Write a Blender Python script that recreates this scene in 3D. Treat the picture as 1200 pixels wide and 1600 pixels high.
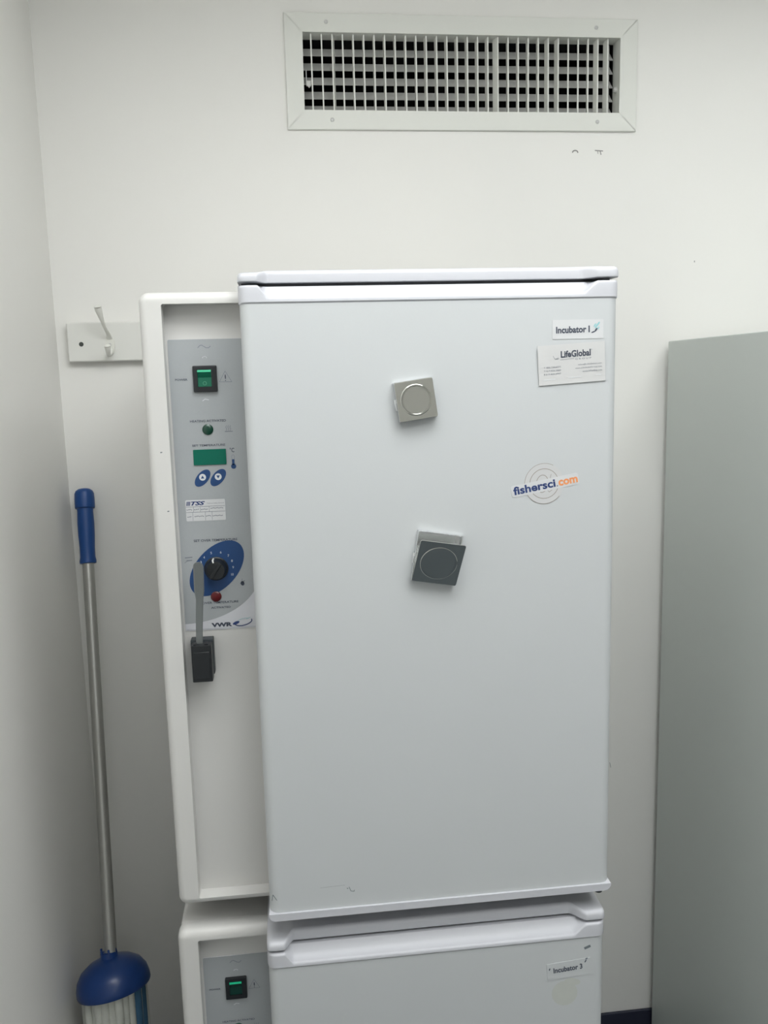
import bpy, bmesh, math
from mathutils import Vector, Matrix

for o in list(bpy.data.objects): bpy.data.objects.remove(o, do_unlink=True)
scn = bpy.context.scene
C = scn.collection
PI = math.pi

# ------------------------------------------------------------ camera, world, exposure
EYE = 1.74
FLOOR = -0.014
CEIL = 2.72
cam_data = bpy.data.cameras.new('camera')
cam = bpy.data.objects.new('camera', cam_data); C.objects.link(cam)
cam_data.sensor_fit = 'VERTICAL'; cam_data.sensor_height = 36.0
cam_data.lens = 1333.57 / 1600 * 36.0
cam_data.clip_start = 0.02; cam_data.clip_end = 50
_yaw, _pit, _rol = 0.1109, 0.1552, -0.0263
_f = Vector((math.sin(_yaw)*math.cos(_pit), math.cos(_yaw)*math.cos(_pit), -math.sin(_pit)))
_r = Vector((math.cos(_yaw), -math.sin(_yaw), 0)); _u = _r.cross(_f)
_r2 = _r*math.cos(_rol) + _u*math.sin(_rol); _u2 = -_r*math.sin(_rol) + _u*math.cos(_rol)
cam.matrix_world = Matrix(((_r2.x, _u2.x, -_f.x, 0), (_r2.y, _u2.y, -_f.y, 0), (_r2.z, _u2.z, -_f.z, EYE), (0, 0, 0, 1)))
scn.camera = cam
scn.render.resolution_x = 1200; scn.render.resolution_y = 1600

w = bpy.data.worlds.new('world'); scn.world = w; w.use_nodes = True
w.node_tree.nodes['Background'].inputs[0].default_value = (0.9, 0.95, 1, 1)
w.node_tree.nodes['Background'].inputs[1].default_value = 0.02
scn.view_settings.view_transform = 'Standard'; scn.view_settings.look = 'None'
scn.view_settings.gamma = 1.0; scn.view_settings.use_curve_mapping = False
scn.view_settings.exposure = 0.0
LAMP_POWER = 9.0            # emission of the ceiling diffusers
LAMPS = [(0.22, 0.53, 1.2, 0.6), (0.95, -0.15, 1.2, 0.6), (1.20, 1.22, 0.5, 0.26), (0.6, -2.1, 0.6, 0.6)]     # x, y, size x, size y; last one is an added, unseen fill lamp

# ------------------------------------------------------------ materials
def lin(c):
    c = c/255.0
    return c/12.92 if c <= 0.04045 else ((c+0.055)/1.055)**2.4
def mat(name, rgb, rough=0.5, metal=0.0, noise=0.0, nscale=40.0, bump=0.0, bscale=200.0, emit=0.0, srgb=True, coat=0.0, stretch=None, spec=0.5):
    m = bpy.data.materials.new(name); m.use_nodes = True
    nt = m.node_tree; b = nt.nodes['Principled BSDF']
    col = tuple(lin(v) for v in rgb) if srgb else tuple(rgb)
    b.inputs['Base Color'].default_value = (*col, 1)
    b.inputs['Roughness'].default_value = rough
    b.inputs['Metallic'].default_value = metal
    b.inputs['Specular IOR Level'].default_value = spec
    if coat: b.inputs['Coat Weight'].default_value = coat; b.inputs['Coat Roughness'].default_value = 0.15
    if emit:
        b.inputs['Emission Color'].default_value = (*col, 1); b.inputs['Emission Strength'].default_value = emit
    tc = nt.nodes.new('ShaderNodeTexCoord'); src = tc.outputs['Object']
    if stretch:
        mp = nt.nodes.new('ShaderNodeMapping'); mp.inputs['Scale'].default_value = stretch
        nt.links.new(src, mp.inputs[0]); src = mp.outputs[0]
    if noise:
        n = nt.nodes.new('ShaderNodeTexNoise'); n.inputs['Scale'].default_value = nscale; n.inputs['Detail'].default_value = 4
        nt.links.new(src, n.inputs['Vector'])
        mx = nt.nodes.new('ShaderNodeMix'); mx.data_type = 'RGBA'
        mx.inputs[6].default_value = (*[v*(1-noise) for v in col], 1)
        mx.inputs[7].default_value = (*[min(1, v*(1+noise)) for v in col], 1)
        nt.links.new(n.outputs[0], mx.inputs[0]); nt.links.new(mx.outputs[2], b.inputs['Base Color'])
    if bump:
        n = nt.nodes.new('ShaderNodeTexNoise'); n.inputs['Scale'].default_value = bscale; n.inputs['Detail'].default_value = 3
        nt.links.new(src, n.inputs['Vector'])
        bp = nt.nodes.new('ShaderNodeBump'); bp.inputs['Strength'].default_value = bump; bp.inputs['Distance'].default_value = 0.002
        nt.links.new(n.outputs[0], bp.inputs['Height']); nt.links.new(bp.outputs[0], b.inputs['Normal'])
    return m

M = dict(
    wall=mat('wall_paint', (236, 235, 231), 0.75, noise=0.012, nscale=3, bump=0.05, bscale=90),
    mark=mat('wall_scuff_grey', (150, 148, 146), 0.8, noise=0.1),
    ceil=mat('ceiling_tile', (228, 227, 222), 0.9, noise=0.03, nscale=60, bump=0.2),
    floor=mat('floor_vinyl', (76, 86, 94), 0.45, noise=0.12, nscale=25),
    base=mat('baseboard_rubber', (40, 43, 60), 0.5, noise=0.05),
    door=mat('door_enamel', (189, 192, 193), 0.45, noise=0.008, nscale=6, bump=0.03, bscale=350),
    trim=mat('trim_plastic', (192, 193, 198), 0.42, noise=0.006, nscale=8, spec=0.35),
    body=mat('body_plastic', (203, 202, 199), 0.45, noise=0.008, nscale=6),
    scuff=mat('scuff_dark', (110, 118, 122), 0.7, noise=0.2),
    stain=mat('adhesive_residue', (185,188,182), 0.6, noise=0.05, nscale=60),
    gasket=mat('gasket_and_gap_dark', (52, 54, 56), 0.7, noise=0.1),
    plate=mat('panel_grey', (160, 164, 166), 0.42, noise=0.03, nscale=500),
    plate_white=mat('panel_white', (202, 203, 208), 0.42, noise=0.01),
    ink=mat('ink_dark', (62, 68, 82), 0.6, noise=0.05),
    ink_soft=mat('ink_soft_grey', (112, 118, 128), 0.6, noise=0.05),
    ink_pale=mat('ink_pale', (205, 208, 210), 0.6, noise=0.02),
    blue_print=mat('print_blue', (26, 64, 112), 0.5, noise=0.04, nscale=60),
    navy_print=mat('print_navy', (38, 58, 108), 0.5, noise=0.03),
    orange_print=mat('print_orange', (226, 146, 92), 0.5, noise=0.03),
    ring_print=mat('print_ring_brown', (140,132,122), 0.5, noise=0.03),
    warm_print=mat('print_warm_white', (193,193,193), 0.5, noise=0.01),
    teal_print=mat('print_teal', (140, 192, 196), 0.5, noise=0.05),
    paper=mat('label_paper', (199,200,201), 0.55, noise=0.01),
    card=mat('card_stock', (197,197,196), 0.6, noise=0.01),
    black=mat('black_plastic', (26, 29, 32), 0.42, noise=0.1, nscale=80),
    black_soft=mat('dark_grey_plastic', (52, 58, 62), 0.5, noise=0.1, nscale=80),
    green_lit=mat('switch_green_bright', (6, 160, 115), 0.35, emit=0.3, noise=0.03),
    green=mat('switch_green', (0, 92, 68), 0.35, emit=0.12, noise=0.03),
    green_dark=mat('switch_green_unlit', (8, 56, 48), 0.3, noise=0.04),
    green_lamp=mat('lens_green', (0, 58, 42), 0.3, coat=0.2, noise=0.04),
    red_lamp=mat('lens_red', (92, 8, 16), 0.3, coat=0.1, noise=0.04),
    display=mat('display_green', (0, 96, 78), 0.4, emit=0.04, spec=0.3, noise=0.02),
    glyph=mat('glyph_pale_green', (120, 190, 160), 0.4, noise=0.02),
    white=mat('white_paint', (236, 236, 232), 0.4, noise=0.01),
    vent=mat('vent_enamel', (224, 225, 219), 0.5, noise=0.01, nscale=30),
    blade=mat('vent_blade_enamel', (206, 206, 203), 0.5, noise=0.02, nscale=30),
    duct=mat('duct_black', (22, 22, 23), 0.85, noise=0.1),
    screw=mat('screw_head', (200, 200, 198), 0.4, noise=0.03),
    hook=mat('hook_enamel', (226, 226, 219), 0.3, noise=0.02, coat=0.5),
    hole=mat('hole_dark', (70, 74, 70), 0.8, noise=0.1),
    hookplate=mat('hook_board_paint', (226, 226, 221), 0.4, noise=0.01, bump=0.05, bscale=60),
    chrome=mat('chrome', (196, 196, 190), 0.12, metal=1.0, noise=0.03, nscale=30),
    chrome_edge=mat('chrome_edge', (222, 224, 226), 0.2, metal=1.0, noise=0.03, nscale=30),
    alu=mat('brushed_aluminium', (184, 184, 180), 0.38, metal=0.85, noise=0.06, nscale=60, stretch=(1, 1, 0.05)),
    blue_plastic=mat('blue_plastic', (8, 52, 112), 0.35, noise=0.04, nscale=20, coat=0.15),
    blue_grip=mat('blue_grip_plastic', (18, 68, 132), 0.42, noise=0.04, nscale=20),
    strand=mat('mop_strand_white', (206, 208, 200), 0.9, noise=0.08, nscale=90, bump=0.4, bscale=400),
    strand_blue=mat('mop_strand_blue', (60, 100, 130), 0.9, noise=0.1, nscale=90),
    steel=mat('grey_lever_metal', (128, 132, 132), 0.42, metal=0.5, noise=0.04, nscale=50),
    locker=mat('cabinet_grey_green', (201, 207, 203), 0.42, noise=0.012, nscale=4, bump=0.02, bscale=300),
    seam=mat('cabinet_seam', (60, 64, 62), 0.7, noise=0.1),
    lamp_frame=mat('lamp_frame_white', (230, 230, 228), 0.5, noise=0.01),
)
lamp_m = bpy.data.materials.new('lamp_diffuser'); lamp_m.use_nodes = True
_b = lamp_m.node_tree.nodes['Principled BSDF']
_b.inputs['Base Color'].default_value = (0.9, 0.9, 0.9, 1)
_b.inputs['Emission Color'].default_value = (0.965, 0.985, 0.985, 1); _b.inputs['Emission Strength'].default_value = LAMP_POWER

# ------------------------------------------------------------ helpers
ORG = {}
def tag(o, label=None, cat=None, group=None, kind=None):
    if label: o['label'] = label
    if cat: o['category'] = cat
    if group: o['group'] = group
    if kind: o['kind'] = kind
    return o
def thing(name, label, cat, loc, group=None):
    o = bpy.data.objects.new(name, None); C.objects.link(o); o.location = loc; o.empty_display_size = 0.05
    ORG[o.name] = Vector(loc)
    return tag(o, label, cat, group)
def obj(name, bm, mats, parent=None, smooth=True, angle=40, org=None, wn=True):
    """bmesh in world coordinates -> one mesh object; children share the thing's origin"""
    if org is None: org = ORG[parent.name] if parent else Vector((0, 0, 0))
    org = Vector(org)
    bmesh.ops.recalc_face_normals(bm, faces=[f for f in bm.faces if not f.tag])
    bmesh.ops.translate(bm, verts=bm.verts, vec=-org)
    me = bpy.data.meshes.new(name); bm.to_mesh(me); bm.free()
    for m in (mats if isinstance(mats, (list, tuple)) else [mats]): me.materials.append(m)
    if smooth:
        for p in me.polygons: p.use_smooth = True
        me.set_sharp_from_angle(angle=math.radians(angle))
    o = bpy.data.objects.new(name, me); C.objects.link(o)
    if parent: o.parent = parent
    else: o.location = org
    ORG[o.name] = org
    if smooth and wn:
        md = o.modifiers.new('wn', 'WEIGHTED_NORMAL'); md.keep_sharp = True
    return o
def B(): return bmesh.new()
def bevel(bm, geom_edges, r, seg=3):
    bmesh.ops.bevel(bm, geom=geom_edges, offset=r, segments=seg, profile=0.5, affect='EDGES', clamp_overlap=True)
def box(bm, x0, x1, y0, y1, z0, z1, mi=0, r=0, seg=3):
    t = bmesh.new()
    vs = [t.verts.new((x, y, z)) for x in (x0, x1) for y in (y0, y1) for z in (z0, z1)]
    for f in ((0, 1, 3, 2), (4, 6, 7, 5), (0, 4, 5, 1), (2, 3, 7, 6), (0, 2, 6, 4), (1, 5, 7, 3)): t.faces.new([vs[i] for i in f])
    if r: bevel(t, t.edges[:], r, seg)
    merge(bm, t, mi)
def merge(bm, t, mi=None, mtx=None):
    if mtx is not None: bmesh.ops.transform(t, matrix=mtx, verts=t.verts)
    mp = {}
    for v in t.verts: mp[v] = bm.verts.new(v.co)
    for f in t.faces:
        try: g = bm.faces.new([mp[v] for v in f.verts])
        except ValueError: continue
        g.material_index = f.material_index if mi is None else mi
        g.tag = f.tag
    t.free()
def rrect(x0, x1, z0, z1, r, n=5, corners=(1, 1, 1, 1)):
    """ccw rounded rectangle, corners = bl, br, tr, tl"""
    pts = []
    for (cx, cz, a0, k) in ((x0, z0, PI, corners[0]), (x1, z0, 1.5*PI, corners[1]), (x1, z1, 0, corners[2]), (x0, z1, .5*PI, corners[3])):
        rr = max(r*k, 1e-5); sx = 1 if cx == x0 else -1; sz = 1 if cz == z0 else -1
        for i in range(n+1):
            a = a0 + .5*PI*i/n
            pts.append((cx+sx*rr+rr*math.cos(a), cz+sz*rr+rr*math.sin(a)))
    return pts
def prism_y(bm, pts, y0, y1, mi=0, r=0, seg=3):
    t = bmesh.new()
    a = [t.verts.new((x, y0, z)) for x, z in pts]; b = [t.verts.new((x, y1, z)) for x, z in pts]
    n = len(pts); fr = t.faces.new(a); t.faces.new(b[::-1])
    for i in range(n): t.faces.new((a[i], b[i], b[(i+1) % n], a[(i+1) % n]))
    if r: bevel(t, list(fr.edges), r, seg)
    merge(bm, t, mi)
def prism_z(bm, pts, z0, z1, mi=0, r=0, seg=3):
    t = bmesh.new()
    a = [t.verts.new((x, y, z0)) for x, y in pts]; b = [t.verts.new((x, y, z1)) for x, y in pts]
    n = len(pts); bo = t.faces.new(a); to = t.faces.new(b[::-1])
    for i in range(n): t.faces.new((a[i], b[i], b[(i+1) % n], a[(i+1) % n]))
    if r: bevel(t, list(set(list(bo.edges)+list(to.edges))), r, seg)
    merge(bm, t, mi)
def ring_prism(bm, outer, inner, y0, y1, mi=0, r_out=0, r_in=0, seg=4):
    t = bmesh.new(); n = len(outer)
    oa = [t.verts.new((x, y0, z)) for x, z in outer]; ob = [t.verts.new((x, y1, z)) for x, z in outer]
    ia = [t.verts.new((x, y0, z)) for x, z in inner]; ib = [t.verts.new((x, y1, z)) for x, z in inner]
    for i in range(n):
        j = (i+1) % n
        t.faces.new((oa[i], oa[j], ia[j], ia[i])); t.faces.new((ob[i], ib[i], ib[j], ob[j]))
        t.faces.new((oa[i], ob[i], ob[j], oa[j])); t.faces.new((ia[i], ia[j], ib[j], ib[i]))
    t.edges.ensure_lookup_table()
    def loop(vs):
        s = set(vs); return [e for e in t.edges if e.verts[0] in s and e.verts[1] in s]
    if r_out: bevel(t, loop(oa), r_out, seg)
    if r_in:
        ia2 = [v for v in ia if v.is_valid]
        if len(ia2) == n: bevel(t, loop(ia2), r_in, seg)
    merge(bm, t, mi)
def lathe(bm, prof, mtx, n=32, mi=0):
    """prof = [(radius, height)], axis local z"""
    t = bmesh.new(); rows = []
    for r, h in prof:
        if r < 1e-6: rows.append([t.verts.new((0, 0, h))])
        else: rows.append([t.verts.new((r*math.cos(2*PI*i/n), r*math.sin(2*PI*i/n), h)) for i in range(n)])
    for a, b in zip(rows[:-1], rows[1:]):
        for i in range(n):
            j = (i+1) % n
            if len(a) == 1 and len(b) == 1: continue
            if len(a) == 1: t.faces.new((a[0], b[j], b[i]))
            elif len(b) == 1: t.faces.new((a[i], a[j], b[0]))
            else: t.faces.new((a[i], a[j], b[j], b[i]))
    if len(rows[0]) > 1: t.faces.new(rows[0][::-1])
    if len(rows[-1]) > 1: t.faces.new(rows[-1])
    merge(bm, t, mi, mtx)
def tube(bm, pts, radii, n=14, mi=0, flat=1.0):
    pts = [Vector(p) for p in pts]; t = bmesh.new(); rows = []; up = Vector((1, 0, 0.01)).normalized()
    for i, p in enumerate(pts):
        d = (pts[min(i+1, len(pts)-1)]-pts[max(i-1, 0)]).normalized()
        a = (up-d*up.dot(d)).normalized(); b = d.cross(a)
        rows.append([t.verts.new(p+a*radii[i]*math.cos(2*PI*k/n)+b*radii[i]*flat*math.sin(2*PI*k/n)) for k in range(n)])
    for a, b in zip(rows[:-1], rows[1:]):
        for i in range(n): t.faces.new((a[i], a[(i+1) % n], b[(i+1) % n], b[i]))
    t.faces.new(rows[0][::-1]); t.faces.new(rows[-1]); merge(bm, t, mi)
def smooth_path(pts, vals, k=5):
    """Catmull-Rom through 3-D points with values"""
    P = [Vector(p) for p in pts]; out = []; ov = []
    for i in range(len(P)-1):
        p0 = P[max(i-1, 0)]; p1 = P[i]; p2 = P[i+1]; p3 = P[min(i+2, len(P)-1)]
        for j in range(k):
            t = j/k
            out.append(0.5*((2*p1)+(p2-p0)*t+(2*p0-5*p1+4*p2-p3)*t*t+(3*p1-p0-3*p2+p3)*t**3)); ov.append(vals[i]*(1-t)+vals[i+1]*t)
    out.append(P[-1]); ov.append(vals[-1]); return out, ov
def flat_poly(bm, pts, y, mi, thick=0.0002):
    """a printed shape lying on a surface that faces -y"""
    vs = [bm.verts.new((x, y, z)) for x, z in pts]
    f = bm.faces.new(vs); f.normal_update()
    if f.normal.y > 0: f.normal_flip()
    f.material_index = mi; f.tag = True
def ell(cx, cz, a, b, rot=0, n=28):
    return [(cx+a*math.cos(t)*math.cos(rot)-b*math.sin(t)*math.sin(rot), cz+a*math.cos(t)*math.sin(rot)+b*math.sin(t)*math.cos(rot)) for t in (2*PI*i/n for i in range(n))]
def stroke(bm, pts, wd, y, mi):
    """thin printed line through 2-D points"""
    for (xa, za), (xb, zb) in zip(pts[:-1], pts[1:]):
        d = Vector((xb-xa, zb-za)); L = d.length
        if L < 1e-7: continue
        d /= L; nx, nz = -d.y*wd/2, d.x*wd/2; ex, ez = d.x*wd*0.2, d.y*wd*0.2
        flat_poly(bm, [(xa-ex+nx, za-ez+nz), (xa-ex-nx, za-ez-nz), (xb+ex-nx, zb+ez-nz), (xb+ex+nx, zb+ez+nz)], y, mi)
def arc(cx, cz, a, b, t0, t1, n=24, rot=0):
    r = []
    for i in range(n+1):
        t = t0+(t1-t0)*i/n; x, z = a*math.cos(t), b*math.sin(t)
        r.append((cx+x*math.cos(rot)-z*math.sin(rot), cz+x*math.sin(rot)+z*math.cos(rot)))
    return r
def text(bm, s, x0, x1, z0, z1, y, mi, rot=0.0, piv=None, bold=0.0, shear=0.0):
    """lettering scaled into the given box, printed on a surface that faces -y"""
    cu = bpy.data.curves.new('t', 'FONT'); cu.body = s; cu.size = 1; cu.offset = bold; cu.shear = shear; cu.resolution_u = 3
    to = bpy.data.objects.new('t', cu); C.objects.link(to)
    dg = bpy.context.evaluated_depsgraph_get(); me = bpy.data.meshes.new_from_object(to.evaluated_get(dg))
    t = bmesh.new(); t.from_mesh(me)
    bpy.data.objects.remove(to); bpy.data.curves.remove(cu); bpy.data.meshes.remove(me)
    xs = [v.co.x for v in t.verts]; zs = [v.co.y for v in t.verts]
    ax, bx, az, bz = min(xs), max(xs), min(zs), max(zs)
    for v in t.verts:
        x = x0+(v.co.x-ax)/(bx-ax)*(x1-x0); z = z0+(v.co.y-az)/max(bz-az, 1e-6)*(z1-z0)
        if rot:
            px, pz = piv or ((x0+x1)/2, (z0+z1)/2); dx, dz = x-px, z-pz
            x = px+dx*math.cos(rot)-dz*math.sin(rot); z = pz+dx*math.sin(rot)+dz*math.cos(rot)
        v.co = (x, y, z)
    for f in t.faces:
        f.normal_update()
        if f.normal.y > 0: f.normal_flip()
        f.tag = True
    merge(bm, t, mi)
def axis_m(p0, p1):
    d = (Vector(p1)-Vector(p0)).normalized()
    return Matrix.Translation(Vector(p0)) @ d.to_track_quat('Z', 'Y').to_matrix().to_4x4()
FACE = Matrix.Rotation(PI/2, 4, 'X')      # local z -> -y
def at_face(x, y, z): return Matrix.Translation((x, y, z)) @ FACE

# ------------------------------------------------------------ the room
WY = 1.9; LX = -0.473; RX = 2.6; BY = -3.0
VX0, VX1, VZ0, VZ1 = 0.067, 0.7485, 2.297, 2.4495        # vent opening
bm = B()
HX0, HX1, HZ0, HZ1 = VX0-.004, VX1+.004, VZ0-.004, VZ1+.004
for (a, b, c, d) in ((LX-.12, HX0, FLOOR, CEIL), (HX1, RX+.12, FLOOR, CEIL), (HX0, HX1, FLOOR, HZ0), (HX0, HX1, HZ1, CEIL)):
    box(bm, a, b, WY, WY+.12, c, d)
# little scuffs on the paint
Y0 = WY-.0003
stroke(bm, arc(.652, 2.2165, .006, .004, PI*1.05, -.2, 8), .0022, Y0, 1)
stroke(bm, [(.697, 2.2205), (.7145, 2.2195)], .0022, Y0, 1); stroke(bm, [(.703, 2.2195), (.7035, 2.214)], .0014, Y0, 1)
stroke(bm, [(.7085, 2.2195), (.7105, 2.212)], .0022, Y0, 1)
flat_poly(bm, ell(.9326, 1.983, .0012, .0024, 0, 8), Y0, 1)
obj('wall_back', bm, [M['wall'], M['mark']], smooth=False)['kind'] = 'structure'
def room_box(name, m, *a):
    bm = B(); box(bm, *a); o = obj(name, bm, m, smooth=False); o['kind'] = 'structure'; return o
room_box('wall_left', M['wall'], LX-.12, LX, BY, WY, FLOOR, CEIL)
room_box('wall_right', M['wall'], RX, RX+.12, BY, WY, FLOOR, CEIL)
room_box('wall_front', M['wall'], LX-.12, RX+.12, BY-.12, BY, FLOOR, CEIL)
room_box('floor', M['floor'], LX-.12, RX+.12, BY-.12, WY+.12, FLOOR-.1, FLOOR)
room_box('ceiling', M['ceil'], LX-.12, RX+.12, BY-.12, WY+.12, CEIL, CEIL+.1)
bm = B(); box(bm, LX+.008, RX, WY-.008, WY, FLOOR, .113, 0, .003); obj('baseboard_back', bm, M['base'])['kind'] = 'structure'
bm = B(); box(bm, LX, LX+.008, BY, WY-.008, FLOOR, .113, 0, .003); obj('baseboard_left', bm, M['base'])['kind'] = 'structure'

for i, (lx, ly, sx, sy) in enumerate(LAMPS):
    t = thing('ceiling_light', ['long fluorescent ceiling panel nearest the left wall', 'long fluorescent ceiling panel further from the back wall', 'small ceiling lamp above the tall cabinet', 'added square fill panel on the ceiling at the far end of the room behind the camera'][i], 'ceiling light', (lx, ly, CEIL))
    bm = B()
    z0, z1 = CEIL-.03, CEIL
    for (a, b, c, d) in ((lx-sx/2-.03, lx-sx/2, ly-sy/2-.03, ly+sy/2+.03), (lx+sx/2, lx+sx/2+.03, ly-sy/2-.03, ly+sy/2+.03),
                         (lx-sx/2, lx+sx/2, ly-sy/2-.03, ly-sy/2), (lx-sx/2, lx+sx/2, ly+sy/2, ly+sy/2+.03)):
        box(bm, a, b, c, d, z0, z1)
    obj('frame', bm, M['lamp_frame'], t, smooth=False)
    bm = B(); box(bm, lx-sx/2, lx+sx/2, ly-sy/2, ly+sy/2, CEIL-.022, CEIL-.004); obj('diffuser', bm, lamp_m, t, smooth=False)

# ------------------------------------------------------------ incubators
OI = Vector((0.13, 1.45, 0.924))
DL, DR, DY, DB = -0.0545, 0.4515, 1.13, 1.195     # door left, right, front, back
FY = 1.20                                          # front plane of the control frame
PY = 1.2245                                        # recessed panel surface
def door_xy(x0, x1, yf, yb, r, n=6):
    p = [(x1, yb), (x0, yb)]
    for i in range(n+1):
        a = PI+.5*PI*i/n; p.append((x0+r+r*math.cos(a), yf+r+r*math.sin(a)))
    for i in range(n+1):
        a = 1.5*PI+.5*PI*i/n; p.append((x1-r+r*math.cos(a), yf+r+r*math.sin(a)))
    return p
def sstep(t):
    t = max(0, min(1, t)); return t*t*(3-2*t)
def stations():
    xs = [DL, DL+.001, DL+.003, DL+.006, DL+.010, DL+.014, DL+.02]
    xs += [DL+.024+.0012*i for i in range(14)] + [DL+.06, .1, .2, .3, DR-.07] + [DR-.052+.0018*i for i in range(14)] + [DR-.02, DR-.014, DR-.010, DR-.006, DR-.003, DR-.001, DR]
    return xs
def scoop_s(x): return min(sstep((x-(DL+.024))/.015), sstep((DR-.028-x)/.024))
def end_r(x, r=.014):
    d = min(x-DL, DR-x)
    return 0 if d >= r else r-math.sqrt(max(0, r*r-(r-d)**2))
def loft(bm, sections, mi=0):
    t = bmesh.new(); rows = [[t.verts.new(p) for p in s] for s in sections]; n = len(rows[0])
    for a, b in zip(rows[:-1], rows[1:]):
        for i in range(n): t.faces.new((a[i], a[(i+1) % n], b[(i+1) % n], b[i]))
    t.faces.new(rows[0][::-1]); t.faces.new(rows[-1]); merge(bm, t, mi)

def incubator(which, loc, label, cat='incubator'):
    upper = which == 'upper'
    root = thing('incubator', label, cat, loc, 'stacked incubators')
    ORG[root.name] = OI                      # geometry is written at the upper unit's place
    # ---- cabinet body
    bm = B()
    box(bm, -.188, .449, PY+.0005, 1.745, .966, 1.861, 0, .006)
    obj('body', bm, M['body'], root)
    # ---- front frame with the recess for the controls
    bm = B()
    outer = rrect(-.1905, .4515, .9668, 1.8622, .014, 6); inner = rrect(-.1603, -.049, .9775, 1.8463, .003, 6)
    ring_prism(bm, outer, inner, FY, PY+.0005, 0, r_out=.011, r_in=.0022, seg=4)
    for (x, z) in ((-.1723, 1.6474), (-.168, 1.5652)): flat_poly(bm, ell(x, z, .0017, .0009, .2, 8), FY-.0002, 1)
    obj('front_frame', bm, [M['body'], M['scuff']], root)
    bm = B(); box(bm, -.1603, -.049, PY-.0005, PY+.004, .9775, 1.8463)
    obj('recess_back', bm, M['body'], root, smooth=False)
    # ---- feet
    for (x, y) in ((-.15, 1.30), (.41, 1.30), (-.15, 1.70), (.41, 1.70)):
        bm = B(); lathe(bm, [(.018, .924), (.02, .928), (.02, .966)], Matrix.Translation((x, y, 0)), 20); obj('foot', bm, M['black'], root)
    # ---- cap over the door, with end blocks
    bm = B(); secs = []
    for x in stations():
        yf = DY + .021*scoop_s(x) + end_r(x, .008); zb, zt = 1.8662, 1.8805 + .0022*scoop_s(x) - .6*end_r(x, .008) - (.0022 if x < .1 else 0)*(1-scoop_s(x))
        secs.append([(x, yf+.001, zb), (x, yf, zb+.001), (x, yf, zt-.006), (x, yf+.0012, zt-.003), (x, yf+.0035, zt-.001), (x, yf+.007, zt), (x, 1.262, zt), (x, 1.262, zb)])
    loft(bm, secs); obj('top_cap', bm, M['trim'], root, angle=50)
    bm = B(); box(bm, DL+.004, DR-.004, 1.158, 1.26, 1.8605, 1.8664); obj('cap_gap_shade', bm, M['gasket'], root, smooth=False)  # dark filler, its colour stands in for shade in the gap under the cap
    # ---- hinge under the door on the right
    bm = B(); box(bm, DR-.05, DR-.004, 1.137, 1.20, .9715, .9775, 0, .001)
    lathe(bm, [(.006, .964), (.006, .9775)], Matrix.Translation((DR-.012, 1.148, 0)), 14)
    obj('hinge', bm, M['black_soft'], root)
    # ---- door
    bm = B()
    prism_z(bm, door_xy(DL+.0012, DR-.0012, DY, DB, .014), .9845, 1.8385)
    yy = DY-.0002
    if upper:
        stroke(bm, [(-.0495, 1.0085), (-.0478, 1.0175), (-.0425, 1.0085)], .0009, yy, 1)
        stroke(bm, [(.058, 1.0175), (.0595, 1.0165)], .0012, yy, 1); stroke(bm, [(.061, 1.019), (.0635, 1.0125), (.068, 1.0115), (.0685, 1.0135)], .0009, yy, 1)
        stroke(bm, [(.02, 1.0215), (.055, 1.0225)], .0003, yy, 1); stroke(bm, [(.449, 1.17), (.4475, 1.178)], .0006, yy, 1)
    else:
        stroke(bm, [(.419, 1.8215), (.427, 1.8245)], .0042, yy, 1)
        flat_poly(bm, ell(.388, 1.750, .020, .021, .4, 18), yy, 2); flat_poly(bm, ell(.400, 1.768, .013, .006, -.2, 14), yy-.00005, 2)
    door = obj('door', bm, [M['door'], M['scuff'], M['stain']], root, angle=30)
    bm = B(); secs = []
    for x in stations():
        s = scoop_s(x); e = end_r(x); y0 = DY-.0015+e
        plain = [(y0+.002, 1.8385), (y0, 1.8405), (y0, 1.850), (y0, 1.8585), (y0+.0008, 1.8605), (y0+.0025, 1.8618), (y0+.006, 1.8622), (y0+.014, 1.8622), (y0+.022, 1.8622), (DB, 1.8622)]
        scp = [(y0+.002, 1.8385), (y0, 1.8405), (y0, 1.8432), (y0+.0006, 1.8450), (y0+.0018, 1.8462), (y0+.0035, 1.8466), (y0+.0085, 1.8476), (y0+.0155, 1.8520), (y0+.0215, 1.8615), (DB, 1.8615)]
        sec = [(a[0]*(1-s)+b[0]*s, a[1]*(1-s)+b[1]*s) for a, b in zip(plain, scp)]
        sec.append((DB, 1.8385))
        secs.append([(x, min(p[0], DB), p[1]) for p in sec])
    loft(bm, secs); obj('handle_trim', bm, M['trim'], door, angle=35)
    bm = B(); prism_z(bm, door_xy(DL+.0022, DR-.0022, DY+.0012, DB, .014), 1.8372, 1.8389); obj('trim_seam', bm, M['scuff'], door)
    bm = B()
    prism_y(bm, rrect(DL, DR, .9775, .9885, .0085, 5, (1, 1, .1, .1)), DY-.0035, DB, 0, .003, 3)
    obj('bottom_trim', bm, M['trim'], door)
    bm = B(); ring_prism(bm, rrect(DL+.01, DR-.01, .99, 1.85, .01), rrect(DL+.025, DR-.025, 1.005, 1.835, .01), DB, FY, 0); obj('gasket', bm, M['gasket'], door)
    # ---- label strip with the unit's name
    bm = B(); y1 = DY-.0006
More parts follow.
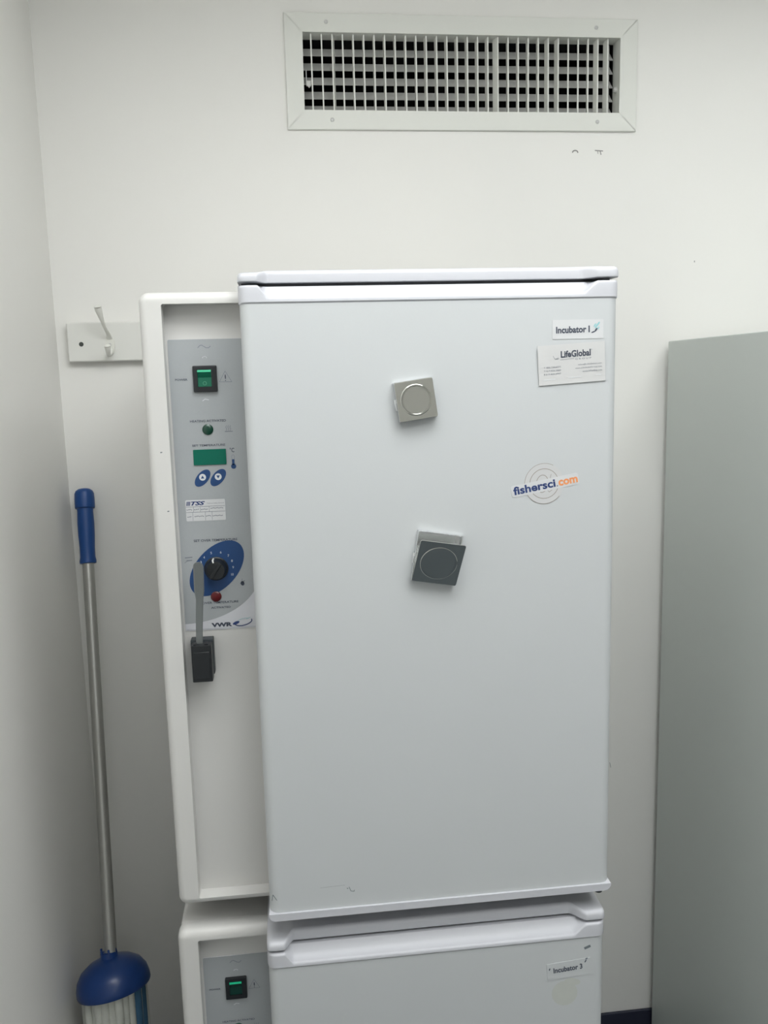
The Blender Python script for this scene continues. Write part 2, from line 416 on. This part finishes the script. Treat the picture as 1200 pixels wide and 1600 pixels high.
    if upper:
        prism_y(bm, rrect(.3583, .4288, 1.7858, 1.8110, .0008, 2), y1, DY-.0001)
        text(bm, 'Incubator I', .3632, .4098, 1.7935, 1.8025, y1-.0002, 1, .02, (.386, 1.798), bold=.035)
        for k, (a, b, c, d, mi) in enumerate(((.4150, 1.7945, .0034, .0009, 1), (.4185, 1.7972, .0030, .0012, 1), (.4190, 1.8020, .0034, .0012, 2), (.4215, 1.8050, .0034, .0011, 2), (.4168, 1.8035, .0028, .0009, 2), (.4218, 1.7995, .0022, .0009, 2))):
            flat_poly(bm, ell(a, b, c, d, .35 if k == 0 else .95, 12), y1-.0002-.00002*k, mi)
        obj('name_label', bm, [M['paper'], M['ink'], M['teal_print']], door, smooth=False)
    else:
        q = dict(rot=.075, piv=(.396, 1.792))
        t = bmesh.new(); vs = rrect(.3605, .4285, 1.7765, 1.8035, .0008, 2); prism_y(t, vs, y1, DY-.0001)
        merge(bm, t, 0, Matrix.Translation((.396, 0, 1.792)) @ Matrix.Rotation(-.075, 4, 'Y') @ Matrix.Translation((-.396, 0, -1.792)))
        text(bm, 'Incubator 3', .3702, .4153, 1.7872, 1.7960, y1-.0002, 1, bold=.03, **q)
        flat_poly(bm, ell(.3642, 1.7925, .0010, .0022, -.3, 8), y1-.0002, 1); flat_poly(bm, ell(.4200, 1.8005, .0010, .0026, -.5, 8), y1-.0002, 1)
        flat_poly(bm, ell(.4215, 1.8045, .0022, .0014, .5, 8), y1-.00025, 2)
        obj('name_label', bm, [M['door'], M['ink'], M['ink_soft']], door, smooth=False)
    if upper:
        # ---- web address sticker
        bm = B(); cx, cz, a = .3478, 1.5918, .165
        R_ = Matrix.Translation((cx, 0, cz)) @ Matrix.Rotation(-a, 4, 'Y') @ Matrix.Translation((-cx, 0, -cz))
        prism_y(bm, ell(.3477, 1.5918, .0278, .0280, 0, 40), DY-.0004, DY-.0001, 1)
        t = bmesh.new(); prism_y(t, rrect(.3005, .3965, 1.5815, 1.5975, .003, 4), DY-.0005, DY-.0001); merge(bm, t, 0, R_)
        y2 = DY-.00042
        for (rr, t0, t1, wd) in ((.0276, .35*PI, 1.78*PI, .0006), (.0203, -.2, 2*PI-.2, .0008)):
            pts = [p for p in arc(.3477, 1.5918, rr, rr*1.01, t0, t1, 40)]
            stroke(bm, pts, wd, y2-.00002, 3)
        stroke(bm, arc(.3450, 1.5918, .0085, .0120, -.25*PI, 1.75*PI, 28, -.1), .0008, y2-.00003, 3)
        stroke(bm, [(.3575, 1.6045), (.3545, 1.5930), (.3540, 1.5850), (.3525, 1.5825), (.3550, 1.5800), (.3590, 1.5830)], .0006, y2-.00004, 3)
        y3 = DY-.0007
        text(bm, 'fishersci', .3035, .3632, 1.5843, 1.5958, y3, 2, a, (cx, cz), bold=.03)
        text(bm, '.', .3645, .3662, 1.5843, 1.5860, y3, 2, a, (cx, cz), bold=.03)
        text(bm, 'com', .3675, .3950, 1.5842, 1.5925, y3, 4, a, (cx, cz), bold=.035)
        obj('web_sticker', bm, [M['paper'], M['warm_print'], M['navy_print'], M['ring_print'], M['orange_print']], door, smooth=False)

    # ---- control panel overlay: grey with a white foot cut by a curve
    bm = B(); yp = PY-.0013
    sweep = arc(-.158, 1.4720, .112, .0763, -PI/2, -.12, 18)
    white = [(-.1578, 1.3855), (-.0500, 1.3855), (-.0500, 1.795)] + [(-.0500, 1.7955), (-.1578, 1.7955)]
    prism_y(bm, rrect(-.1578, -.0500, 1.3850, 1.8003, .002, 3), yp, PY-.0004, 1)
    grey = [(-.1576, 1.3958)] + sweep + [(-.0502, 1.4700)] + rrect(-.1576, -.0502, 1.7, 1.8001, .002, 4, (0, 0, 1, 1))[10:]
    prism_y(bm, grey, yp-.0002, yp, 0)
    y = yp-.0005; K, S, Wt, Bl = 2, 3, 4, 5
    # tilde, pale marks
    stroke(bm, [(-.1170, 1.7885), (-.1140, 1.7915), (-.1115, 1.7920), (-.1060, 1.7885), (-.1025, 1.7880), (-.0995, 1.7905)], .0007, y, S)
    stroke(bm, arc(-.1085, 1.7745, .0030, .0018, PI, 0, 8), .0010, y, Wt); stroke(bm, [(-.1145, 1.7155), (-.1110, 1.7180), (-.1060, 1.7168)], .0010, y, Wt)
    text(bm, 'POWER', -.1503, -.1335, 1.7440, 1.7468, y, K, bold=.01)
    # warning triangle
    stroke(bm, [(-.0900, 1.7410), (-.0815, 1.7560), (-.0730, 1.7410), (-.0900, 1.7410)], .0005, y, S)
    flat_poly(bm, ell(-.0815, 1.7480, .0008, .0035, 0, 8), y, K); flat_poly(bm, ell(-.0815, 1.7428, .0007, .0007, 0, 8), y, K)
    text(bm, 'HEATING ACTIVATED', -.1335, -.0838, 1.6860, 1.6892, y, K, bold=.01)
    for k in range(3): stroke(bm, [(-.0845+.0028*k, 1.6730), (-.0833+.0028*k, 1.6755), (-.0848+.0028*k, 1.6780), (-.0836+.0028*k, 1.6803)], .0005, y, S)
    stroke(bm, [(-.0860, 1.6720), (-.0755, 1.6720)], .0009, y, S)
    text(bm, 'SET TEMPERATURE', -.1325, -.0868, 1.6520, 1.6550, y, K, bold=.01)
    text(bm, '°C', -.0810, -.0745, 1.6425, 1.6490, y, K, bold=.01)
    # thermometer
    stroke(bm, arc(-.0768, 1.6370, .0018, .0018, 0, PI, 8), .0004, y, S); stroke(bm, [(-.0786, 1.6370), (-.0786, 1.6260)], .0004, y, S); stroke(bm, [(-.0750, 1.6370), (-.0750, 1.6260)], .0004, y, S)
    flat_poly(bm, [(-.0783, 1.6240), (-.0753, 1.6240), (-.0753, 1.6325), (-.0783, 1.6325)], y, Bl); flat_poly(bm, ell(-.0766, 1.6225, .0036, .0036), y, Bl)
    # up and down buttons
    for cx, s in ((-.1208, 1), (-.0990, -1)):
        flat_poly(bm, ell(cx, 1.6072, .0145, .0080, .85), y, Bl)
        flat_poly(bm, ell(cx, 1.6085, .0048, .0048), y-.0001, Wt)
        flat_poly(bm, [(cx-.0024, 1.6085-.0018*s), (cx+.0024, 1.6085-.0018*s), (cx, 1.6085+.0026*s)], y-.0002, Bl)
    text(bm, 'SET OVER TEMPERATURE', -.1385, -.0768, 1.5158, 1.5192, y, K, bold=.01)
    # dial field
    flat_poly(bm, ell(-.1082, 1.4760, .0485, .0290, .80, 48), y, Bl)
    for s, xx, zz in (('1', -.1287, 1.4665), ('2', -.1325, 1.4768), ('3', -.1302, 1.4863), ('4', -.1253, 1.4930), ('5', -.1150, 1.4990), ('6', -.1014, 1.4993), ('7', -.0908, 1.4940), ('8', -.0862, 1.4860), ('9', -.0850, 1.4765), ('10', -.0866, 1.4660)):
        wd = .0010 if s == '1' else .0016
        if s == '10': wd = .0026
        text(bm, s, xx-wd/2-.0003, xx+wd/2+.0003, zz-.0017, zz+.0017, y-.0001, Wt)
    stroke(bm, [(-.1520, 1.4935), (-.1420, 1.4940)], .0012, y, S); stroke(bm, [(-.1500, 1.4893), (-.1425, 1.4897)], .0010, y, S); stroke(bm, [(-.1530, 1.4860), (-.1495, 1.4885)], .0005, y, S)
    # small leaf mark
    flat_poly(bm, ell(-.0728, 1.4520, .0026, .0034, .2, 12), y, K); stroke(bm, [(-.0760, 1.4515), (-.0695, 1.4560)], .0006, y, K); stroke(bm, [(-.0735, 1.4540), (-.0732, 1.4590)], .0006, y, S)
    text(bm, 'OVER TEMPERATURE', -.1315, -.0800, 1.4240, 1.4272, y, K, bold=.01)
    text(bm, 'ACTIVATED', -.1195, -.0915, 1.4165, 1.4195, y, K, bold=.01)
    # maker's name with swoosh
    text(bm, 'VWR', -.1205, -.0908, 1.3888, 1.3952, y, K, bold=.055)
    flat_poly(bm, ell(-.0850, 1.3935, .0052, .0022, .35, 16), y, 6)
    stroke(bm, arc(-.0745, 1.3945, .0125, .0052, -PI*.95, .25, 16, .2), .0014, y, 6)
    stroke(bm, arc(-.0745, 1.3965, .0080, .0030, PI*.9, .3, 10, .2), .0006, y, 7); stroke(bm, [(-.0700, 1.3985), (-.0640, 1.4010)], .0007, y, 7)
    stroke(bm, [(-.1560, 1.3868), (-.0520, 1.3868)], .0003, y, S)
    panel = obj('control_panel', bm, [M['plate'], M['plate_white'], M['ink'], M['ink_soft'], M['ink_pale'], M['blue_print'], M['navy_print'], M['teal_print']], root, smooth=False)
    # ---- power switch
    bm = B(); sx0, sx1, sz0, sz1 = -.1256, -.0928, 1.7278, 1.7640; ys = yp-.0002
    ring_prism(bm, rrect(sx0, sx1, sz0, sz1, .0015, 3), rrect(sx0+.0062, sx1-.0075, sz0+.0070, sz1-.0055, .0006, 3), ys-.0045, ys, 0, r_out=.0012, seg=2)
    sw = obj('power_switch', bm, M['black'], panel)
    bm = B(); rx0, rx1, rz0, rz1 = sx0+.0064, sx1-.0077, sz0+.0072, sz1-.0057
    zm = (rz0+rz1)/2+.001
    prof = [(ys-.0005, rz0), (ys-.0030, rz0+.0002), (ys-.0018, zm), (ys-.0060, rz1-.0030), (ys-.0050, rz1-.0002), (ys-.0005, rz1)]
    t = bmesh.new(); A_ = [t.verts.new((rx0, p[0], p[1])) for p in prof]; B_ = [t.verts.new((rx1, p[0], p[1])) for p in prof]
    t.faces.new(A_); t.faces.new(B_[::-1])
    for i in range(6):
        f = t.faces.new((A_[i], B_[i], B_[(i+1) % 6], A_[(i+1) % 6]))
        f.material_index = {3: 1, 1: 0, 2: 0}.get(i, 0)
    if not upper:
        for f in t.faces:
            if f.material_index == 0: f.material_index = 3
    merge(bm, t)
    cxs = (rx0+rx1)/2
    stroke(bm, arc(cxs, rz0+.0048, .0024, .0024, 0, 2*PI, 14), .0005, ys-.00335, 2) if upper else None
    obj('rocker', bm, [M['green'], M['green_lit'], M['glyph'], M['green_dark']], panel, smooth=False)
    # ---- lamps
    for nm, x, z, m in (('heating_lamp', -.1096, 1.6756, 'green_lamp'), ('alarm_lamp', -.1114, 1.4345, 'red_lamp')):
        bm = B(); lathe(bm, [(.0076, 0), (.0076, .0010), (.0068, .0014), (.0060, .0022), (.0038, .0030), (0, .0033)], at_face(x, yp-.0002, z), 28); obj(nm, bm, M[m], panel, angle=60)
    # ---- display
    bm = B(); prism_y(bm, rrect(-.1318, -.0862, 1.6258, 1.6478, .001, 3), yp-.0018, yp-.0001, 0, .0005, 2); obj('display', bm, M['display'], panel)
    # ---- dial knob
    bm = B(); mk = at_face(-.1090, yp-.0004, 1.4758)
    lathe(bm, [(.0172, 0), (.0172, .002), (.0160, .0028), (.0150, .004), (.0138, .0145), (.0125, .0162), (0, .0168)], mk, 36)
    t = bmesh.new()
    box(t, -.0022, .0022, -.0135, .0130, .0150, .0186, 0, .0008)
    merge(bm, t, 0, mk @ Matrix.Rotation(-.62, 4, 'Z'))
    t = bmesh.new(); box(t, -.0010, .0010, .0118, .0162, .0030, .0178, 1, .0002)
    for f in t.faces: f.material_index = 1
    merge(bm, t, None, mk @ Matrix.Rotation(.20, 4, 'Z'))
    obj('dial_knob', bm, [M['black'], M['white']], panel)
    # ---- asset label
    if upper:
        bm = B(); ya = yp-.0005
        prism_y(bm, rrect(-.1468, -.0915, 1.5462, 1.5765, .0015, 3), ya, yp-.0001)
        y = ya-.0002
        for k in range(3): flat_poly(bm, [(-.1458+.0019*k, 1.5685), (-.1446+.0019*k, 1.5685), (-.1436+.0019*k, 1.5745), (-.1448+.0019*k, 1.5745)], y, 1)
        text(bm, 'TSS', -.1392, -.1195, 1.5687, 1.5745, y, 1, shear=.35, bold=.035)
        text(bm, 'Technical Safety Services', -.1170, -.0930, 1.5700, 1.5718, y, 2)
        for z in (1.5668, 1.5590): stroke(bm, [(-.1464, z), (-.0920, z)], .0005, y, 2)
        for x, z0, z1 in ((-.1360, 1.5592, 1.5666), (-.1265, 1.5592, 1.5666), (-.1140, 1.5592, 1.5666), (-.1375, 1.5470, 1.5588), (-.1200, 1.5470, 1.5588), (-.1105, 1.5470, 1.5588)): stroke(bm, [(x, z0), (x, z1)], .0004, y, 2)
        for (x0, x1, z) in ((-.1455, -.1375, 1.5628), (-.1350, -.1280, 1.5628), (-.1255, -.1155, 1.5628), (-.1120, -.0940, 1.5640), (-.1450, -.1390, 1.5525), (-.1350, -.1215, 1.5530), (-.1190, -.1115, 1.5532), (-.1095, -.0950, 1.5530)):
            n = max(3, int((x1-x0)/.0018))
            for k in range(n):
                xa = x0+(x1-x0)*k/n; stroke(bm, [(xa, z), (xa+(x1-x0)/n*.6, z+.0006*((k % 3)-1))], .0009, y, 2)
        obj('asset_label', bm, [M['paper'], M['navy_print'], M['ink_soft']], panel, smooth=False)
    return root

incubator('upper', (OI.x, OI.y, OI.z), 'upper white incubator on top of the stack, with control strip and two chrome clips')
incubator('lower', (OI.x-.006, OI.y, OI.z-.938), 'lower white incubator under the other one, cut off by the bottom edge')

# ------------------------------------------------------------ business card on the door
cc = Vector((.3848, DY-.0002, 1.7534))
bm = B(); MR = Matrix.Translation(cc) @ Matrix.Rotation(-.055, 4, 'Y') @ Matrix.Rotation(.035, 4, 'X')
t = bmesh.new(); hw, hh = .0464, .0263
box(t, -hw, hw, -.0023, -.0018, -hh, hh); merge(bm, t, 0, MR)
t = bmesh.new(); y = -.0026
text(t, 'LifeGlobal', -.0150, .0265, .0085, .0175, y, 1, bold=.03)
text(t, '®', .0270, .0285, .0158, .0174, y, 2)
text(t, 'G R O U P', .0050, .0270, .0045, .0066, y, 2)
stroke(t, [(-.0160, .0060), (.0030, .0066)], .0004, y, 2); stroke(t, [(-.0255, .0118), (-.0235, .0075), (-.0185, .0085)], .0004, y, 2); stroke(t, [(-.0230, .0068), (-.0175, .0075)], .0004, y, 2)
for k, s in enumerate(('T 800.720.6375', 'T 519.826.5800', 'F 519.826.6947')): text(t, s, -.0390, -.0155, -.0040-.0045*k, -.0020-.0045*k, y, 2)
for k, (s, a) in enumerate((('sales@LifeGlobal.com', .0085), ('www.LifeGlobalGroup.com', .0045), ('www.IVFonline.com', .0145))): text(t, s, a, .0415, -.0035-.0045*k, -.0013-.0045*k, y, 2)
stroke(t, [(-.040, -.0195), (-.024, -.0190)], .0010, y, 3); stroke(t, [(-.006, -.0188), (.012, -.0186)], .0010, y, 3); stroke(t, [(.033, -.0180), (.040, -.0178)], .0010, y, 3)
merge(bm, t, None, MR)
tag(obj('business_card', bm, [M['card'], M['ink'], M['ink_soft'], M['ink_pale']], smooth=False, org=(cc.x, DY, cc.z-.026)), 'white business card stuck below the name label on the upper incubator door', 'business card')

# ------------------------------------------------------------ chrome magnetic clips
def clip(cx, cz, rot, tilt, label, size=.052, hb=.026, hf=.026, rr=.0195, relief=.0004):
    root = thing('magnetic_clip', label, 'clip', (cx, DY, cz-.025), 'magnetic clips')
    RM = Matrix.Translation((cx, DY, cz)) @ Matrix.Rotation(-rot, 4, 'Y')
    h = size/2
    bm = B(); t = bmesh.new()
    # folded back plate: flat base with turned-up side flanges
    box(t, -h, h, -.0016, -.0004, -hb, hb, 0, .0003, 1)
    box(t, -h, -h+.0012, -.0120, -.0010, -hb, hb, 0, .0003, 1)
    box(t, h-.0012, h, -.0085, -.0010, -hb, hb, 0, .0003, 1)
    box(t, -h, h, -.0070, -.0010, hb-.0014, hb, 0, .0003, 1)
    box(t, -h, h, -.0110, -.0010, -hb, -hb+.0012, 0, .0003, 1)
    merge(bm, t, 0, RM); obj('back_plate', bm, M['chrome_edge'], root)
    bm = B(); t = bmesh.new(); lathe(t, [(.0180, 0), (.0180, .0045), (.0170, .0052), (0, .0052)], at_face(0, -.0012, 0), 28); merge(bm, t, 0, RM); obj('magnet', bm, M['black_soft'], root)
    # pressing plate with embossed circle
    bm = B(); t = bmesh.new(); prism_y(t, rrect(-h*.99, h*.99, -hf, hf, .0025, 4), -.0012, 0, 0, .0004, 2)
    lathe(t, [(rr+.0012, 0), (rr+.0006, relief), (rr-.0002, relief*1.3), (rr-.0012, relief*.6), (rr-.0022, .0001), (0, .0001)], at_face(0, -.0012, 0), 56)
    FM = RM @ Matrix.Translation((0, -.0120, -hb)) @ Matrix.Rotation(tilt, 4, 'X') @ Matrix.Translation((0, 0, hf))
    merge(bm, t, 0, FM); obj('front_plate', bm, M['chrome'], root, angle=25)
    bm = B(); t = bmesh.new()
    tube(t, [(-h-.0006, -.0070, -.004), (-h-.0006, -.0070, .004)], [.0022, .0022], 12); tube(t, [(-h-.0010, -.0110, -.0015), (-h-.0010, -.0110, -.0100)], [.0012, .0012], 10)
    merge(bm, t, 0, RM); obj('spring', bm, M['chrome_edge'], root)
    return root
clip(.1706, 1.7112, .135, 0.0, 'upper chrome clip, pale square face with a round dish, closed', hf=.0258)
clip(.1957, 1.4970, -.175, 0.37, 'lower chrome clip, dark mirror face tipped forward and open at its top', size=.0625, hb=.0340, hf=.0325, rr=.0240, relief=.0004)

# ------------------------------------------------------------ black block with grey lever on the control panel
root = thing('clip_holder', 'black block with a long grey lever standing up in front of the control panel', 'clip', (-.1335, PY, 1.319))
bm = B()
box(bm, -.1475, -.1192, 1.186, 1.205, 1.3195, 1.3735, 0, .0012, 2)
box(bm, -.1445, -.1222, 1.1845, 1.1870, 1.3250, 1.3640, 0, .0005, 1)
box(bm, -.1440, -.1400, 1.188, 1.200, 1.3725, 1.3750, 0); box(bm, -.1290, -.1235, 1.188, 1.200, 1.3725, 1.3750, 0)
obj('block', bm, M['black'], root)
bm = B(); box(bm, -.1500, -.1180, 1.2065, PY-.0012, 1.3235, 1.3760, 0, .001, 2); obj('back_block', bm, M['black_soft'], root)
bm = B(); box(bm, -.1460, -.1195, 1.2045, 1.2070, 1.3300, 1.3720, 0); obj('pad', bm, M['ink_soft'], root, smooth=False)
bm = B()
prof = [(0, 1.3650, 1.198), (0, 1.395, 1.196), (0, 1.440, 1.190), (0, 1.452, 1.188), (0, 1.4885, 1.180), (0, 1.4930, 1.1790), (0, 1.4955, 1.1785)]
xc = [-.1367, -.1352, -.1316, -.1312, -.1297, -.1298, -.1299]; hwd = [.0048, .0048, .0052, .0070, .0072, .0060, .0030]
secs = []
for (_, z, yy), x, hwid in zip(prof, xc, hwd):
    secs.append([(x-hwid, yy, z), (x-hwid*.8, yy-.0013, z), (x+hwid*.8, yy-.0013, z), (x+hwid, yy, z), (x+hwid*.8, yy+.0013, z), (x-hwid*.8, yy+.0013, z)])
loft(bm, secs); obj('lever', bm, M['steel'], root)

# ------------------------------------------------------------ air vent in the wall
root = thing('air_vent', 'white metal wall vent with upright bars over dark slots, high above the incubators', 'vent', ((VX0+VX1)/2, WY, VZ0-.04))
bm = B()
ring_prism(bm, rrect(.030, .7872, 2.2590, 2.4870, .001, 3), rrect(VX0, VX1, VZ0, VZ1, .0005, 3), WY-.0065, WY-.0002, 0, r_out=.002, r_in=.001, seg=2)
ring_prism(bm, rrect(VX0-.002, VX1+.002, VZ0-.002, VZ1+.002, .0005, 3), rrect(VX0, VX1, VZ0, VZ1, .0005, 3), WY-.0012, WY+.036, 0)
obj('frame', bm, M['vent'], root, smooth=False)
bm = B()
for a in ((HX0, HX0+.002, WY+.037, WY+.30, HZ0, HZ1), (HX1-.002, HX1, WY+.037, WY+.30, HZ0, HZ1), (HX0, HX1, WY+.037, WY+.30, HZ0, HZ0+.002), (HX0, HX1, WY+.037, WY+.30, HZ1-.002, HZ1), (HX0, HX1, WY+.30, WY+.302, HZ0, HZ1)): box(bm, *a)
obj('duct', bm, M['duct'], root, smooth=False)
for (x, z) in ((.1172, 2.4693), (.1237, 2.2785), (.6942, 2.4680), (.6990, 2.2780)):
    bm = B(); lathe(bm, [(.0042, 0), (.0040, .0010), (.0028, .0018), (0, .0021)], at_face(x, WY-.0064, z), 20); obj('screw', bm, M['screw'], root)
for k in range(5):
    z = 2.4163-.0292*k+(.0006*k)
    bm = B(); sec = []
    for x in (VX0+.001, VX1-.002):
        sec.append([(x, WY+.030, z), (x, WY+.0312, z-.0008), (x, WY+.0512, z+.0195), (x, WY+.050, z+.0203)])
    loft(bm, sec); obj('louver_blade', bm, M['blade'], root, smooth=False)
gray = [1, 1.2, 4, 1.5, 1, 1, 1, 1, 1.2, 1.5, 2, 1, 1.5, 1.5, 1.5, 1.8, 2, 2, -6, 4, 4, 4, 4.5, 2, 2, 7, 7, 6.5, 2, 2]
for i in range(30):
    x = .0850+.02203*i; view = math.atan2(x, WY); g = gray[i]*.0016
    tw = math.asin(max(-.6, min(.6, g/.019)))-view if gray[i] > 0 else -.18-view
    bm = B(); t = bmesh.new(); box(t, -.0014, .0014, 0, .018, VZ0+.0003, VZ1-.0003)
    merge(bm, t, 0, Matrix.Translation((x, WY+.002, 0)) @ Matrix.Rotation(-tw*.9, 4, 'Z')); obj('upright_bar', bm, M['vent'], root, smooth=False)
bm = B()
prism_y(bm, [(.0745, 2.3640), (.0835, 2.3640), (.0835, 2.3545), (.0790, 2.3500), (.0745, 2.3545)], WY+.021, WY+.024); box(bm, .0730, .0745, WY+.022, WY+.030, 2.355, 2.385)
obj('left_lever', bm, M['white'], root, smooth=False)
bm = B(); lathe(bm, [(.006, 0), (.006, .003), (.004, .006), (0, .007)], Matrix.Translation((VX1, WY+.014, 2.350)) @ Matrix.Rotation(-PI/2, 4, 'Y'), 16)
for k in range(5):
    z = 2.4263-.0292*k
    tube(bm, [(VX1-.0125, WY+.040, z+.010), (VX1-.008, WY+.040, z), (VX1-.0125, WY+.040, z-.010)], [.002, .0028, .002], 8)
box(bm, VX1-.012, VX1-.0095, WY+.033, WY+.05, VZ0+.002, VZ1-.002)
obj('blade_linkage', bm, M['blade'], root)

# ------------------------------------------------------------ coat hook board
root = thing('coat_hook_board', 'white wooden board with a double coat hook, on the wall left of the upper incubator', 'coat hook', (-.33, WY, 1.7907))
bm = B(); t = bmesh.new()
box(t, -.4475, -.16, WY-.020, WY-.0001, 1.7905, 1.8722, 0, .0035, 3)
merge(bm, t, 0)
lathe(bm, [(.0048, 0), (.0040, .0002), (0, .0003)], at_face(-.4188, WY-.0200, 1.827), 18, 1)
obj('board', bm, [M['hookplate'], M['hole']], root)
bm = B(); HXc = -.3600; hy = WY-.020
t = bmesh.new(); prism_y(t, ell(HXc, 1.8245, .0095, .0230, 0, 28), hy-.004, hy, 0, .0025, 3); merge(bm, t)
p, v = smooth_path([(HXc, hy-.003, 1.8380), (HXc, hy-.012, 1.8460), (HXc-.002, hy-.026, 1.8560), (HXc-.005, hy-.040, 1.8720), (HXc-.008, hy-.050, 1.8900), (HXc-.009, hy-.053, 1.8985)], [.0065, .0045, .0036, .0042, .0072, .0075])
tube(bm, p, v, 14, 0, .62); lathe(bm, [(0, -.003), (.006, -.002), (.0078, 0), (.006, .0025), (0, .0035)], axis_m(p[-1], p[-1]+(p[-1]-p[-2])), 16)
p, v = smooth_path([(HXc, hy-.003, 1.8140), (HXc, hy-.014, 1.8050), (HXc+.001, hy-.028, 1.8035), (HXc+.002, hy-.038, 1.8120), (HXc+.002, hy-.042, 1.8210)], [.0065, .005, .0042, .0055, .0068])
tube(bm, p, v, 14, 0, .7); lathe(bm, [(0, -.003), (.005, -.002), (.0072, 0), (.0055, .0025), (0, .0035)], axis_m(p[-1], p[-1]+(p[-1]-p[-2])), 16)
obj('hook', bm, M['hook'], root, angle=60)
bm = B(); lathe(bm, [(.0035, 0), (.003, .0012), (0, .0016)], at_face(HXc, hy-.004, 1.8245), 14); obj('screw', bm, M['screw'], root)

# ------------------------------------------------------------ mop leaning in the corner
P0 = Vector((-.3925, 1.600, .628)); P1 = Vector((-.4353, 1.872, 1.5247)); D = (P1-P0).normalized(); L = (P1-P0).length
root = thing('mop', 'mop with blue head, blue grip and silver pole, leaning in the left corner', 'mop', (-.392, 1.595, FLOOR))
bm = B(); tube(bm, [P0-D*.02, P1-D*.15], [.0120, .0118], 24); obj('pole', bm, M['alu'], root)
bm = B(); mg = axis_m(P1-D*.162, P1)
lathe(bm, [(.0135, 0), (.0168, .001), (.0172, .006), (.0155, .014), (.0155, .035), (.0168, .060), (.0172, .085), (.0162, .112), (.0168, .1180), (.0198, .1185), (.0205, .121), (.0205, .138), (.0200, .150), (.0175, .1560), (.012, .1600), (0, .1620)], mg, 32)
obj('grip', bm, M['blue_grip'], root, angle=50)
hd = Vector((-.14, .27, .93)).normalized()
HC = P0 - hd*.060 + Vector((-.004, 0, -.004))
HM = axis_m(HC, HC+hd)
bm = B()
lathe(bm, [(.060, -.006), (.0690, -.008), (.0710, -.004), (.0705, .006), (.0670, .020), (.0580, .034), (.0420, .045), (.0260, .050), (.0170, .052), (.0162, .062), (.0130, .064)], HM, 48)
for k in range(6):
    a = 2*PI*k/6+.3; t = bmesh.new(); box(t, .0135, .017, -.0020, .0020, .045, .070, 0, .0008, 1); merge(bm, t, 0, HM @ Matrix.Rotation(a, 4, 'Z'))
obj('head', bm, M['blue_plastic'], root, angle=40)
bm = B()
for k in range(26):
    a = 2*PI*k/26; rr = .052+.004*math.sin(k*2.3)
    q = HM @ Vector((rr*math.cos(a), rr*math.sin(a), -.004)); x, y_ = q.x, q.y; fl = 1.0+.10*math.sin(k*1.7)
    x2, y2 = HC.x+(x-HC.x)*fl, HC.y+(y_-HC.y)*fl
    mi = 1 if (x-HC.x) > .040 and y_ < HC.y and k % 2 else 0
    p, v = smooth_path([(x, y_, q.z), ((x*2+x2)/3, (y_*2+y2)/3, .38), (x2, y2, .20), (x2, y2, FLOOR+.006)], [.0085, .0085, .0085, .0080], 4)
    tube(bm, p, v, 8, mi)
obj('strands', bm, [M['strand'], M['strand_blue']], root, angle=60)['kind'] = 'stuff'

# ------------------------------------------------------------ tall cabinet at the right
root = thing('tall_cabinet', 'tall plain grey-green metal cabinet standing at the right edge', 'cabinet', (1.30, 1.54, FLOOR))
bm = B(); box(bm, .866, 1.766, 1.222, 1.880, FLOOR+.05, 1.8066, 0, .003, 2); box(bm, .886, 1.746, 1.25, 1.86, FLOOR, FLOOR+.052); obj('body', bm, M['locker'], root)
for a, b, hx in ((.869, 1.3145, 1.275), (1.3175, 1.763, 1.357)):
    bm = B(); box(bm, a, b, 1.200, 1.2215, FLOOR+.06, 1.8030, 0, .002, 2); d = obj('door', bm, M['locker'], root)
    bm = B(); box(bm, hx-.008, hx+.008, 1.178, 1.186, .95, 1.10, 0, .003, 2); box(bm, hx-.006, hx+.006, 1.184, 1.2005, .955, .97); box(bm, hx-.006, hx+.006, 1.184, 1.2005, 1.08, 1.095); obj('handle', bm, M['steel'], d)
